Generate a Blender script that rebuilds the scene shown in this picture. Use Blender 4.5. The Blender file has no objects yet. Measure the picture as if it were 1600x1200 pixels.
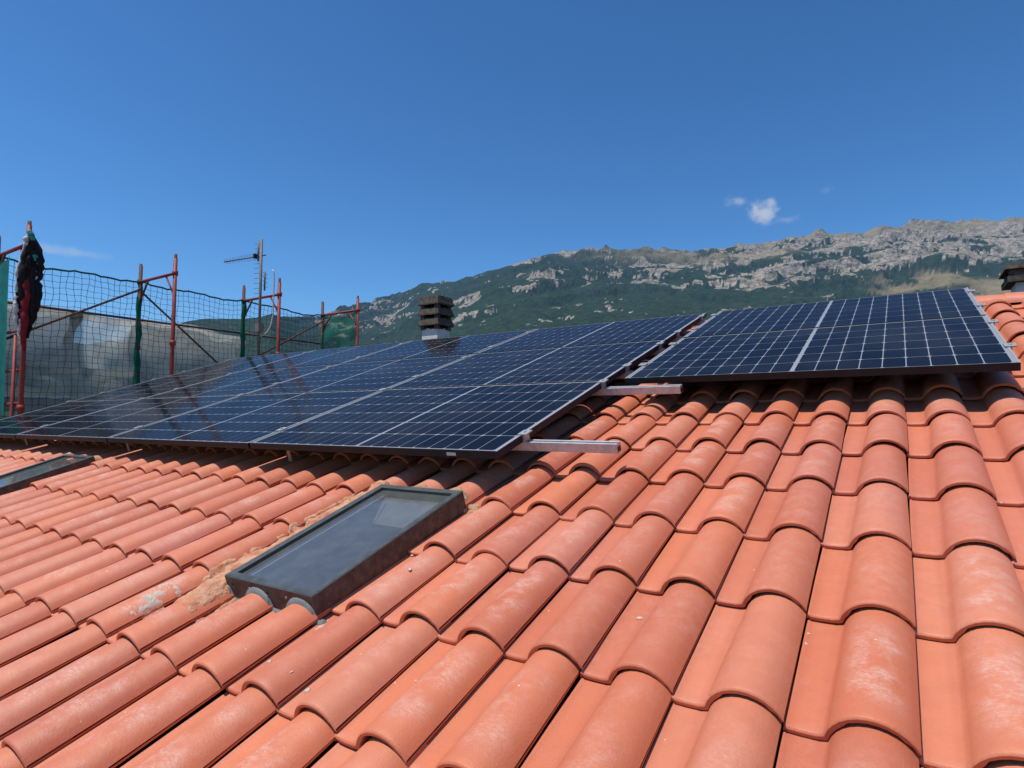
import bpy, bmesh, math, random
import numpy as np
from mathutils import Vector, Matrix, Quaternion

random.seed(7)
rng = np.random.default_rng(7)
scene = bpy.context.scene
COL = scene.collection
rad = math.radians

# ------------------------------------------------------------------ roof frame
TW, TL = 0.22, 0.3707          # tile cover width / exposed length
PITCH = rad(18.4)
CP, SP = math.cos(PITCH), math.sin(PITCH)
ROOF = Matrix.Rotation(PITCH, 4, 'X')      # (u, v, h) on the slope -> world


def W(u, v, h=0.0):
    return Vector((u, v * CP - h * SP, v * SP + h * CP))


# ------------------------------------------------------------------ camera
cam_d = bpy.data.cameras.new('camera')
cam = bpy.data.objects.new('camera', cam_d)
COL.objects.link(cam)
R_ROWS = ((0.83715971, 0.51929646, -0.17174051),
          (-0.03239022, -0.26637246, -0.96332579),
          (-0.54599861, 0.81202026, -0.20617616))
R3 = ROOF.to_3x3()
AX = (R3 @ Vector(R_ROWS[0])).normalized()
AZ = (R3 @ Vector(R_ROWS[2])).normalized()
AY = AZ.cross(AX).normalized()              # image down
CAM = W(0.0134491 * TW, -4.80404831 * TW, 4.40289745 * TW)
FPX = 940.0
m = Matrix.Identity(4)
for i in range(3):
    m[i][0], m[i][1], m[i][2], m[i][3] = AX[i], -AY[i], -AZ[i], CAM[i]
cam.matrix_world = m
cam_d.sensor_width = 36.0
cam_d.lens = FPX / 1600 * 36
cam_d.clip_start = 0.05
cam_d.clip_end = 60000
scene.camera = cam


def ray(x, y):
    """direction of a photograph pixel, used to measure bearings"""
    return (AX * ((x - 800) / FPX) + AY * ((y - 600) / FPX) + AZ).normalized()


# ------------------------------------------------------------------ light
SUN = (R3 @ Vector((-0.16, 0.02, 1.0))).normalized()
sun_d = bpy.data.lights.new('sun', 'SUN')
sun_d.energy = 5.0
sun_d.angle = rad(0.53)
sun_d.color = (1.0, 0.955, 0.88)
sun = bpy.data.objects.new('sun', sun_d)
COL.objects.link(sun)
sun.rotation_euler = SUN.to_track_quat('Z', 'Y').to_euler()
sun.location = (0, -5, 30)

world = bpy.data.worlds.new('World')
scene.world = world
world.use_nodes = True


class NT:
    """small node helper"""

    def __init__(s, tree):
        s.t = tree
        s.n = tree.nodes
        s.l = tree.links

    def new(s, typ, **kw):
        n = s.n.new(typ)
        for k, v in kw.items():
            setattr(n, k, v)
        return n

    def link(s, a, b):
        s.l.new(a, b)

    def put(s, sock, v):
        if hasattr(v, 'is_output'):
            s.l.new(v, sock)
        else:
            sock.default_value = v

    def math(s, op, a, b=0.0, c=None, clamp=False):
        n = s.new('ShaderNodeMath', operation=op, use_clamp=clamp)
        s.put(n.inputs[0], a)
        s.put(n.inputs[1], b)
        if c is not None:
            s.put(n.inputs[2], c)
        return n.outputs[0]

    def ramp(s, v, lo, hi, a=0.0, b=1.0):
        n = s.new('ShaderNodeMapRange', interpolation_type='SMOOTHSTEP')
        s.put(n.inputs[0], v)
        n.inputs[1].default_value = lo
        n.inputs[2].default_value = hi
        n.inputs[3].default_value = a
        n.inputs[4].default_value = b
        return n.outputs[0]

    def mix(s, f, a, b):
        n = s.new('ShaderNodeMix', data_type='RGBA')
        s.put(n.inputs[0], f)
        s.put(n.inputs[6], a if hasattr(a, 'is_output') else (*a, 1.0))
        s.put(n.inputs[7], b if hasattr(b, 'is_output') else (*b, 1.0))
        return n.outputs[2]

    def noise(s, vec, scale, detail=4.0, rough=0.55, out=0, dist=0.0):
        n = s.new('ShaderNodeTexNoise')
        if vec is not None:
            s.link(vec, n.inputs['Vector'])
        n.inputs['Scale'].default_value = scale
        n.inputs['Detail'].default_value = detail
        n.inputs['Roughness'].default_value = rough
        n.inputs['Distortion'].default_value = dist
        return n.outputs[out]

    def vmath(s, op, a, b=(0, 0, 0)):
        n = s.new('ShaderNodeVectorMath', operation=op)
        s.put(n.inputs[0], a)
        s.put(n.inputs[1], b)
        return n.outputs[1] if op in ('DOT_PRODUCT', 'LENGTH', 'DISTANCE') else n.outputs[0]


w = NT(world.node_tree)
w.n.clear()
sky = w.new('ShaderNodeTexSky', sky_type='NISHITA')
sky.sun_disc = False
sky.sun_elevation = math.asin(SUN.z)
sky.sun_rotation = math.atan2(SUN.x, SUN.y)
sky.altitude = 900
sky.air_density = 1.0
sky.dust_density = 0.7
sky.ozone_density = 2.2
geo = w.new('ShaderNodeTexCoord')
D = w.vmath('NORMALIZE', geo.outputs['Generated'])
cn1 = w.noise(D, 38.0, 6.0, 0.6)
cn2 = w.noise(D, 120.0, 5.0, 0.6)
total = None
# (pixel bearing x, y, half width, half height in radians, density)
for (px, py, hw, hh, dens) in [(1194, 333, .020, .0150, .80), (1204, 318, .012, .008, .60), (1226, 344, .016, .006, .30),
                               (1151, 314, .013, .009, .5), (1290, 297, .012, .006, .16),
                               (112, 394, .055, .0060, .36), (82, 389, .024, .0065, .30)]:
    c = ray(px, py)
    rt = c.cross(Vector((0, 0, 1))).normalized()
    up = rt.cross(c).normalized()
    dv = w.vmath('SUBTRACT', D, tuple(c))
    x = w.math('DIVIDE', w.vmath('DOT_PRODUCT', dv, tuple(rt)), hw)
    y = w.math('DIVIDE', w.vmath('DOT_PRODUCT', dv, tuple(up)), hh)
    r2 = w.math('ADD', w.math('MULTIPLY', x, x), w.math('MULTIPLY', y, y))
    r1 = w.math('SQRT', r2)
    pert = w.math('ADD', r1, w.math('MULTIPLY', w.math('SUBTRACT', cn1, 0.5), 3.4))
    pert = w.math('ADD', pert, w.math('MULTIPLY', w.math('SUBTRACT', cn2, 0.5), 1.2))
    k = w.math('MULTIPLY', w.ramp(pert, 1.25, -0.25), dens)
    total = k if total is None else w.math('MAXIMUM', total, k)
hsv = w.new('ShaderNodeHueSaturation')
hsv.inputs['Hue'].default_value = 0.490
hsv.inputs['Saturation'].default_value = 1.20
hsv.inputs['Value'].default_value = 1.0
w.link(sky.outputs[0], hsv.inputs['Color'])
gam = w.new('ShaderNodeGamma')
w.link(hsv.outputs[0], gam.inputs[0])
gam.inputs[1].default_value = 1.50
skyc = w.mix(total, gam.outputs[0], (9.0, 9.5, 10.2))
bg = w.new('ShaderNodeBackground')
w.link(skyc, bg.inputs[0])
bg.inputs[1].default_value = 0.073
wo = w.new('ShaderNodeOutputWorld')
w.link(bg.outputs[0], wo.inputs[0])

vs = scene.view_settings
vs.view_transform = 'Standard'
vs.look = 'None'
vs.gamma = 1.0
vs.exposure = -0.06
vs.use_curve_mapping = False
scene.cycles.max_bounces = 7
scene.cycles.diffuse_bounces = 1
scene.cycles.glossy_bounces = 4
scene.cycles.transparent_max_bounces = 10
scene.cycles.volume_bounces = 0
scene.cycles.use_denoising = True
scene.cycles.caustics_reflective = False
scene.cycles.caustics_refractive = False


# ------------------------------------------------------------------ mesh helpers
class MB:
    def __init__(s):
        s.v, s.f, s.m, s.sm, s.uv = [], [], [], [], None

    def add(s, vs_, fs, mi=0, smooth=False):
        b = len(s.v)
        s.v += [tuple(p) for p in vs_]
        for q in fs:
            s.f.append(tuple(b + i for i in q))
            s.m.append(mi)
            s.sm.append(smooth)

    def box(s, c, size, mat=None, mi=0, taper=1.0):
        """box about c; mat: 3x3 axes; taper narrows the top"""
        hx, hy, hz = size[0] / 2, size[1] / 2, size[2] / 2
        pts = []
        for sz in (-1, 1):
            k = taper if sz > 0 else 1.0
            for sx, sy in ((-1, -1), (1, -1), (1, 1), (-1, 1)):
                p = Vector((sx * hx * k, sy * hy * k, sz * hz))
                if mat is not None:
                    p = mat @ p
                pts.append(Vector(c) + p)
        s.add(pts, [(3, 2, 1, 0), (4, 5, 6, 7), (0, 1, 5, 4), (1, 2, 6, 5), (2, 3, 7, 6), (3, 0, 4, 7)], mi)

    def tube(s, pts, r, n=8, mi=0, caps=True, smooth=True):
        pts = [Vector(p) for p in pts]
        rs = r if isinstance(r, (list, tuple)) else [r] * len(pts)
        rings = []
        prev = None
        for i, p in enumerate(pts):
            d = (pts[min(i + 1, len(pts) - 1)] - pts[max(i - 1, 0)])
            if d.length < 1e-9:
                d = Vector((0, 0, 1))
            d.normalize()
            if prev is None:
                a = Vector((0, 0, 1)) if abs(d.z) < .9 else Vector((1, 0, 0))
            else:
                a = prev
            x = (a - d * a.dot(d)).normalized()
            prev = x
            y = d.cross(x)
            rings.append([p + (x * math.cos(2 * math.pi * k / n) + y * math.sin(2 * math.pi * k / n)) * rs[i] for k in range(n)])
        b = len(s.v)
        for rg in rings:
            s.v += [tuple(q) for q in rg]
        for i in range(len(rings) - 1):
            for k in range(n):
                s.f.append((b + i * n + k, b + i * n + (k + 1) % n, b + (i + 1) * n + (k + 1) % n, b + (i + 1) * n + k))
                s.m.append(mi)
                s.sm.append(smooth)
        if caps:
            s.f.append(tuple(b + k for k in reversed(range(n))))
            s.f.append(tuple(b + (len(rings) - 1) * n + k for k in range(n)))
            s.m += [mi, mi]
            s.sm += [False, False]

    def mesh(s, name, mats):
        me = bpy.data.meshes.new(name)
        me.from_pydata(s.v, [], s.f)
        for mt in mats if isinstance(mats, (list, tuple)) else [mats]:
            me.materials.append(mt)
        me.polygons.foreach_set('material_index', s.m)
        me.polygons.foreach_set('use_smooth', s.sm)
        me.update()
        return me

    def build(s, name, mats, parent=None, matrix=None):
        return link(name, s.mesh(name, mats), parent, matrix)


def link(name, me, parent=None, matrix=None):
    o = bpy.data.objects.new(name, me)
    COL.objects.link(o)
    if parent is not None:
        o.parent = parent
    if matrix is not None:
        o.matrix_basis = matrix
    return o


def empty(name, matrix=None):
    o = bpy.data.objects.new(name, None)
    o.empty_display_size = 0.2
    COL.objects.link(o)
    if matrix is not None:
        o.matrix_basis = matrix
    return o


def tag(o, label=None, cat=None, group=None, kind=None):
    if label:
        o['label'] = label
    if cat:
        o['category'] = cat
    if group:
        o['group'] = group
    if kind:
        o['kind'] = kind
    return o


# ------------------------------------------------------------------ materials
def material(name):
    mt = bpy.data.materials.new(name)
    mt.use_nodes = True
    nt = NT(mt.node_tree)
    p = nt.n['Principled BSDF']
    return mt, nt, p


def plain(name, col, rough=0.6, metal=0.0, spec=0.4, var=0.25, scale=20.0, bump=0.0, col2=None, coords='Object'):
    """procedural material: base colour broken up by noise"""
    mt, nt, p = material(name)
    tc = nt.new('ShaderNodeTexCoord')
    n = nt.noise(tc.outputs[coords], scale, 5.0, 0.6)
    c2 = col2 if col2 else tuple(c * (1 - var) for c in col)
    c = nt.mix(nt.ramp(n, 0.35, 0.68), col, c2)
    nt.link(c, p.inputs['Base Color'])
    p.inputs['Roughness'].default_value = rough
    p.inputs['Metallic'].default_value = metal
    p.inputs['Specular IOR Level'].default_value = spec
    if bump:
        b = nt.new('ShaderNodeBump')
        b.inputs['Strength'].default_value = bump
        b.inputs['Distance'].default_value = 0.01
        nt.link(nt.noise(tc.outputs[coords], scale * 3, 4.0), b.inputs['Height'])
        nt.link(b.outputs[0], p.inputs['Normal'])
    return mt


def tile_material():
    mt, nt, p = material('terracotta_tile')
    uv = nt.new('ShaderNodeUVMap', uv_map='tile').outputs[0]
    oi = nt.new('ShaderNodeObjectInfo').outputs['Random']
    gi = nt.new('ShaderNodeNewGeometry').outputs['Random Per Island']
    rnd = nt.math('FRACT', nt.math('ADD', oi, gi))
    rnd2 = nt.math('FRACT', nt.math('MULTIPLY', rnd, 17.31))
    rnd3 = nt.math('FRACT', nt.math('MULTIPLY', rnd, 71.7))
    off = nt.new('ShaderNodeCombineXYZ')
    nt.link(nt.math('MULTIPLY', rnd, 37.0), off.inputs[0])
    nt.link(nt.math('MULTIPLY', rnd2, 23.0), off.inputs[1])
    nt.link(nt.math('MULTIPLY', rnd3, 11.0), off.inputs[2])
    co = nt.vmath('ADD', uv, off.outputs[0])
    pos = nt.new('ShaderNodeNewGeometry').outputs['Position']
    base = nt.mix(rnd2, (0.64, 0.178, 0.075), (0.49, 0.122, 0.055))
    base = nt.mix(nt.ramp(rnd3, 0.55, 1.0, 0, .6), base, (0.62, 0.220, 0.122))
    # pinkish zones over groups of tiles: sky sheen painted into the colour
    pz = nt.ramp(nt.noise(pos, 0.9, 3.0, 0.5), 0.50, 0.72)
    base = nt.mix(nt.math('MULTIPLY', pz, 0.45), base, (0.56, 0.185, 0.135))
    # broad soft mottling within a tile
    mot = nt.ramp(nt.noise(co, 14.0, 4.0, 0.55), 0.30, 0.75)
    base = nt.mix(nt.math('MULTIPLY', mot, 0.35), base, (0.47, 0.138, 0.072))
    # fine grain
    gr = nt.ramp(nt.noise(co, 420.0, 3.0, 0.7), 0.40, 0.75)
    base = nt.mix(nt.math('MULTIPLY', gr, 0.16), base, (0.62, 0.30, 0.20))
    # chalky bloom with brushed scratches on the crest of the roll
    sep = nt.new('ShaderNodeSeparateXYZ')
    nt.link(uv, sep.inputs[0])
    crest = nt.math('MULTIPLY', nt.ramp(sep.outputs[0], 0.080, 0.125), nt.ramp(sep.outputs[0], 0.222, 0.175))
    lenm = nt.math('MULTIPLY', nt.ramp(sep.outputs[1], 0.015, 0.09), nt.ramp(sep.outputs[1], 0.37, 0.26))
    patch = nt.ramp(nt.noise(co, 13.0, 6.0, 0.68), 0.40, 0.64)
    mp = nt.new('ShaderNodeMapping')
    nt.link(co, mp.inputs[0])
    mp.inputs['Rotation'].default_value = (0, 0, rad(20))
    mp.inputs['Scale'].default_value = (70, 150, 1)
    scr = nt.ramp(nt.noise(mp.outputs[0], 1.0, 6.0, 0.75, dist=1.2), 0.38, 0.66, 0.15, 1.0)
    bloom = nt.math('MULTIPLY', nt.math('MULTIPLY', crest, lenm), nt.math('MULTIPLY', patch, scr))
    bloom = nt.math('MULTIPLY', bloom, nt.math('ADD', 0.10, nt.math('MULTIPLY', rnd, 0.68)))
    base = nt.mix(bloom, base, (0.70, 0.47, 0.38))
    # settled dust, in drifts over many tiles and finer within each
    du = nt.math('MULTIPLY', nt.ramp(nt.noise(pos, 1.7, 6.0, 0.7), 0.42, 0.72), nt.ramp(nt.noise(co, 38.0, 5.0, 0.75), 0.36, 0.68))
    base = nt.mix(nt.math('MULTIPLY', du, 0.28), base, (0.66, 0.36, 0.27))
    # darker edge where the roll meets the flat
    fil = nt.math('MULTIPLY', nt.ramp(sep.outputs[0], 0.050, 0.066), nt.ramp(sep.outputs[0], 0.088, 0.070))
    base = nt.mix(nt.math('MULTIPLY', fil, nt.math('MULTIPLY', nt.noise(co, 17.0, 5.0, .7), .55)), base, (0.40, 0.115, 0.06))
    # stray pale specks
    vo = nt.new('ShaderNodeTexVoronoi')
    nt.link(co, vo.inputs['Vector'])
    vo.inputs['Scale'].default_value = 22.0
    sp = nt.math('MULTIPLY', nt.ramp(vo.outputs['Distance'], 0.075, 0.045), nt.ramp(nt.noise(co, 6.0, 2.0), 0.56, 0.64))
    base = nt.mix(nt.math('MULTIPLY', sp, 0.75), base, (0.72, 0.58, 0.50))
    # dark grime
    gm = nt.ramp(nt.noise(pos, 5.0, 6.0, 0.7), 0.62, 0.80)
    base = nt.mix(nt.math('MULTIPLY', gm, 0.30), base, (0.22, 0.085, 0.055))
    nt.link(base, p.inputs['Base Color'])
    rg = nt.math('ADD', 0.45, nt.math('MULTIPLY', nt.noise(co, 30.0, 3.0), 0.24))
    nt.link(rg, p.inputs['Roughness'])
    p.inputs['Specular IOR Level'].default_value = 0.55
    b = nt.new('ShaderNodeBump')
    b.inputs['Strength'].default_value = 0.28
    b.inputs['Distance'].default_value = 0.004
    hb = nt.math('ADD', nt.noise(co, 260.0, 4.0, 0.6), nt.math('MULTIPLY', nt.noise(co, 24.0, 3.0), 1.4))
    nt.link(hb, b.inputs['Height'])
    nt.link(b.outputs[0], p.inputs['Normal'])
    return mt


M_TILE = tile_material()
M_DECK = plain('roof_felt', (0.05, 0.035, 0.028), 0.9, var=.4, scale=8)
M_MORTAR = plain('mortar', (0.58, 0.34, 0.21), 0.95, spec=.1, scale=20, bump=1.0, col2=(0.52, 0.20, 0.11))
M_MORTAR2 = plain('brown_mortar', (0.42, 0.22, 0.12), 0.95, spec=.1, scale=30, bump=.8, col2=(0.48, 0.33, 0.22))
M_LIME = plain('lime_mortar', (0.62, 0.49, 0.40), 0.95, spec=.1, scale=40, bump=.6)
M_PLASTER = plain('house_plaster', (0.70, 0.62, 0.50), 0.9, spec=.1, scale=3)
M_FRAME = plain('frame_dark', (0.018, 0.018, 0.020), 0.55, spec=.25, scale=8)
M_ALU = plain('aluminium', (0.46, 0.46, 0.45), 0.45, metal=0.4, scale=60, var=.18)
M_ALUB = plain('brushed_rail', (0.62, 0.60, 0.585), 0.48, metal=0.45, scale=35, var=.22)
M_STEEL = plain('hook_steel', (0.55, 0.42, 0.36), 0.5, metal=.5, scale=50)
M_SKYL = plain('skylight_frame', (0.042, 0.042, 0.038), 0.5, spec=.35, scale=30, col2=(0.10, 0.085, 0.065), bump=.15)
M_SKYT = plain('skylight_frame_top', (0.085, 0.092, 0.090), 0.42, spec=.4, scale=30, col2=(0.055, 0.060, 0.056))
M_LEAD = plain('lead_flashing', (0.20, 0.215, 0.205), 0.6, spec=.3, scale=18, bump=.3)
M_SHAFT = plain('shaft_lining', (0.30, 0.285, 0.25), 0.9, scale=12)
M_SHAFTD = plain('shaft_shaded', (0.07, 0.075, 0.08), 0.9, scale=12)
M_CONC = plain('chimney_concrete', (0.125, 0.104, 0.085), 0.95, spec=.1, scale=26, bump=.7, col2=(0.058, 0.048, 0.04))
M_WHITE = plain('white_render', (0.66, 0.63, 0.58), 0.9, spec=.1, scale=14, var=.15)
M_RED = plain('scaffold_red', (0.30, 0.040, 0.026), 0.55, spec=.35, scale=16, col2=(0.17, 0.035, 0.025))
M_RUST = plain('rusty_tube', (0.085, 0.048, 0.040), 0.7, spec=.25, scale=18, col2=(0.14, 0.06, 0.045))
M_NET = plain('green_net_cord', (0.012, 0.085, 0.062), 0.8, spec=.15, scale=6)
M_NETG = plain('green_net_fine', (0.012, 0.125, 0.075), 0.85, spec=.1, scale=9, col2=(0.010, 0.085, 0.055))
M_GALV = plain('galvanised', (0.17, 0.155, 0.14), 0.6, metal=.3, scale=30)
M_BLACKC = plain('dark_strap', (0.020, 0.018, 0.018), 0.85, spec=.15, scale=14)
M_REDC = plain('red_cloth', (0.26, 0.025, 0.030), 0.85, spec=.1, scale=12)
M_WHITEC = plain('white_rope', (0.62, 0.60, 0.57), 0.9, spec=.1, scale=30)
M_TEALC = plain('teal_cloth', (0.10, 0.38, 0.36), 0.9, spec=.1, scale=12)
M_PLANK = plain('scaffold_plank', (0.50, 0.46, 0.38), 0.85, spec=.15, scale=6)


def glassy(name, col, col2, rough=0.09, scale=3.0, dust=0.050):
    """solar laminate: printed colour under smooth glass with a little dust"""
    mt, nt, p = material(name)
    tc = nt.new('ShaderNodeTexCoord')
    oi = nt.new('ShaderNodeObjectInfo').outputs['Random']
    pos = nt.new('ShaderNodeNewGeometry').outputs['Position']
    c = nt.mix(oi, col, col2)
    dn = nt.math('MULTIPLY', nt.ramp(nt.noise(pos, 1.3, 7.0, 0.7), 0.42, 0.75), dust * 1.3)
    dn = nt.math('ADD', dn, nt.math('MULTIPLY', nt.ramp(nt.noise(pos, 260.0, 2.0, 0.6), 0.55, 0.75), dust * .8))
    c = nt.mix(dn, c, (0.24, 0.225, 0.21))
    nt.link(c, p.inputs['Base Color'])
    p.inputs['Roughness'].default_value = 0.35
    p.inputs['Specular IOR Level'].default_value = 0.0
    p.inputs['Coat Weight'].default_value = 0.54
    p.inputs['Coat Roughness'].default_value = rough
    p.inputs['Coat IOR'].default_value = 1.25
    b = nt.new('ShaderNodeBump')
    b.inputs['Strength'].default_value = 0.035
    b.inputs['Distance'].default_value = 0.02
    nt.link(nt.noise(pos, 5.0, 2.0), b.inputs['Height'])
    nt.link(b.outputs[0], p.inputs['Coat Normal'])
    return mt


M_CELL = glassy('solar_cell', (0.0050, 0.0058, 0.0105), (0.0080, 0.0092, 0.0150))
M_SHEET = glassy('cell_backsheet', (0.27, 0.28, 0.30), (0.25, 0.26, 0.29))


def window_glass():
    mt, nt, p = material('skylight_glass')
    out = nt.n['Material Output']
    nt.n.remove(p)
    tr = nt.new('ShaderNodeBsdfTransparent')
    tr.inputs[0].default_value = (0.72, 0.76, 0.78, 1)
    gl = nt.new('ShaderNodeBsdfGlossy')
    gl.inputs['Roughness'].default_value = 0.05
    gl.inputs['Color'].default_value = (0.95, 0.97, 1, 1)
    df = nt.new('ShaderNodeBsdfDiffuse')
    df.inputs[0].default_value = (0.30, 0.31, 0.295, 1)
    fr = nt.new('ShaderNodeFresnel')
    fr.inputs[0].default_value = 1.9
    tc = nt.new('ShaderNodeTexCoord')
    dirt = nt.ramp(nt.noise(tc.outputs['Object'], 14.0, 6.0, 0.7), 0.3, 0.8, 0.24, 0.36)
    m1 = nt.new('ShaderNodeMixShader')
    nt.link(dirt, m1.inputs[0])
    nt.link(tr.outputs[0], m1.inputs[1])
    nt.link(df.outputs[0], m1.inputs[2])
    m2 = nt.new('ShaderNodeMixShader')
    nt.link(fr.outputs[0], m2.inputs[0])
    nt.link(m1.outputs[0], m2.inputs[1])
    nt.link(gl.outputs[0], m2.inputs[2])
    nt.link(m2.outputs[0], out.inputs[0])
    return mt


M_GLASS = window_glass()


def cloth(name, col, trans=0.45, holes=0.0, scale=5.0):
    mt, nt, p = material(name)
    out = nt.n['Material Output']
    nt.n.remove(p)
    tc = nt.new('ShaderNodeTexCoord')
    n = nt.ramp(nt.noise(tc.outputs['Object'], scale, 5.0, 0.6), 0.3, 0.72)
    c = nt.mix(n, col, tuple(k * .72 for k in col))
    d = nt.new('ShaderNodeBsdfDiffuse')
    t = nt.new('ShaderNodeBsdfTranslucent')
    nt.link(c, d.inputs[0])
    nt.link(c, t.inputs[0])
    mx = nt.new('ShaderNodeMixShader')
    mx.inputs[0].default_value = trans
    nt.link(d.outputs[0], mx.inputs[1])
    nt.link(t.outputs[0], mx.inputs[2])
    last = mx.outputs[0]
    if holes:
        tp = nt.new('ShaderNodeBsdfTransparent')
        m2 = nt.new('ShaderNodeMixShader')
        m2.inputs[0].default_value = holes
        nt.link(last, m2.inputs[1])
        nt.link(tp.outputs[0], m2.inputs[2])
        last = m2.outputs[0]
    nt.link(last, out.inputs[0])
    return mt


M_DUST = cloth('grey_dust_sheet', (0.58, 0.59, 0.56), 0.45, 0.22)
M_DUSTE = cloth('sheet_hem', (0.78, 0.76, 0.70), 0.35)
M_STRIP = cloth('dark_strip_cloth', (0.20, 0.19, 0.175), 0.3)
M_TEALN = cloth('teal_sheet', (0.06, 0.34, 0.31), 0.45)
M_GREENN = cloth('green_fine_net', (0.014, 0.19, 0.11), 0.35, 0.38, 12.0)

# ------------------------------------------------------------------ numeric noise for terrain and cloth


def _hash(ix, iy, iz, seed):
    h = (ix.astype(np.int64) * 374761393 + iy.astype(np.int64) * 668265263 + iz.astype(np.int64) * 2147483647 + seed * 974711) & 0xffffffff
    h = ((h ^ (h >> 13)) * 1274126177) & 0xffffffff
    h = ((h ^ (h >> 16)) * 2246822519) & 0xffffffff
    return ((h ^ (h >> 15)) & 0xffffff) / float(0xffffff)


def vnoise(x, y, z=None, seed=0):
    x, y = np.asarray(x, float), np.asarray(y, float)
    z = np.zeros_like(x) if z is None else np.asarray(z, float)
    ix, iy, iz = np.floor(x), np.floor(y), np.floor(z)
    fx, fy, fz = x - ix, y - iy, z - iz
    fx, fy, fz = [k * k * k * (k * (k * 6 - 15) + 10) for k in (fx, fy, fz)]
    r = 0
    for a in (0, 1):
        for b in (0, 1):
            for c in (0, 1):
                wgt = (fx if a else 1 - fx) * (fy if b else 1 - fy) * (fz if c else 1 - fz)
                r = r + wgt * _hash(ix + a, iy + b, iz + c, seed)
    return r


def fbm(x, y, z=None, oct=5, seed=0, gain=.5, ridged=False):
    s, a, t = 0, 1.0, 0
    for o in range(oct):
        k = 2.03 ** o
        n = vnoise(x * k, y * k, None if z is None else z * k, seed + o * 13)
        if ridged:
            n = 1 - np.abs(2 * n - 1)
        s = s + n * a
        t += a
        a *= gain
    return s / t


def sstep(x, a, b):
    t = np.clip((x - a) / (b - a), 0, 1)
    return t * t * (3 - 2 * t)


# ------------------------------------------------------------------ terrain
GZ = -7.5


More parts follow.
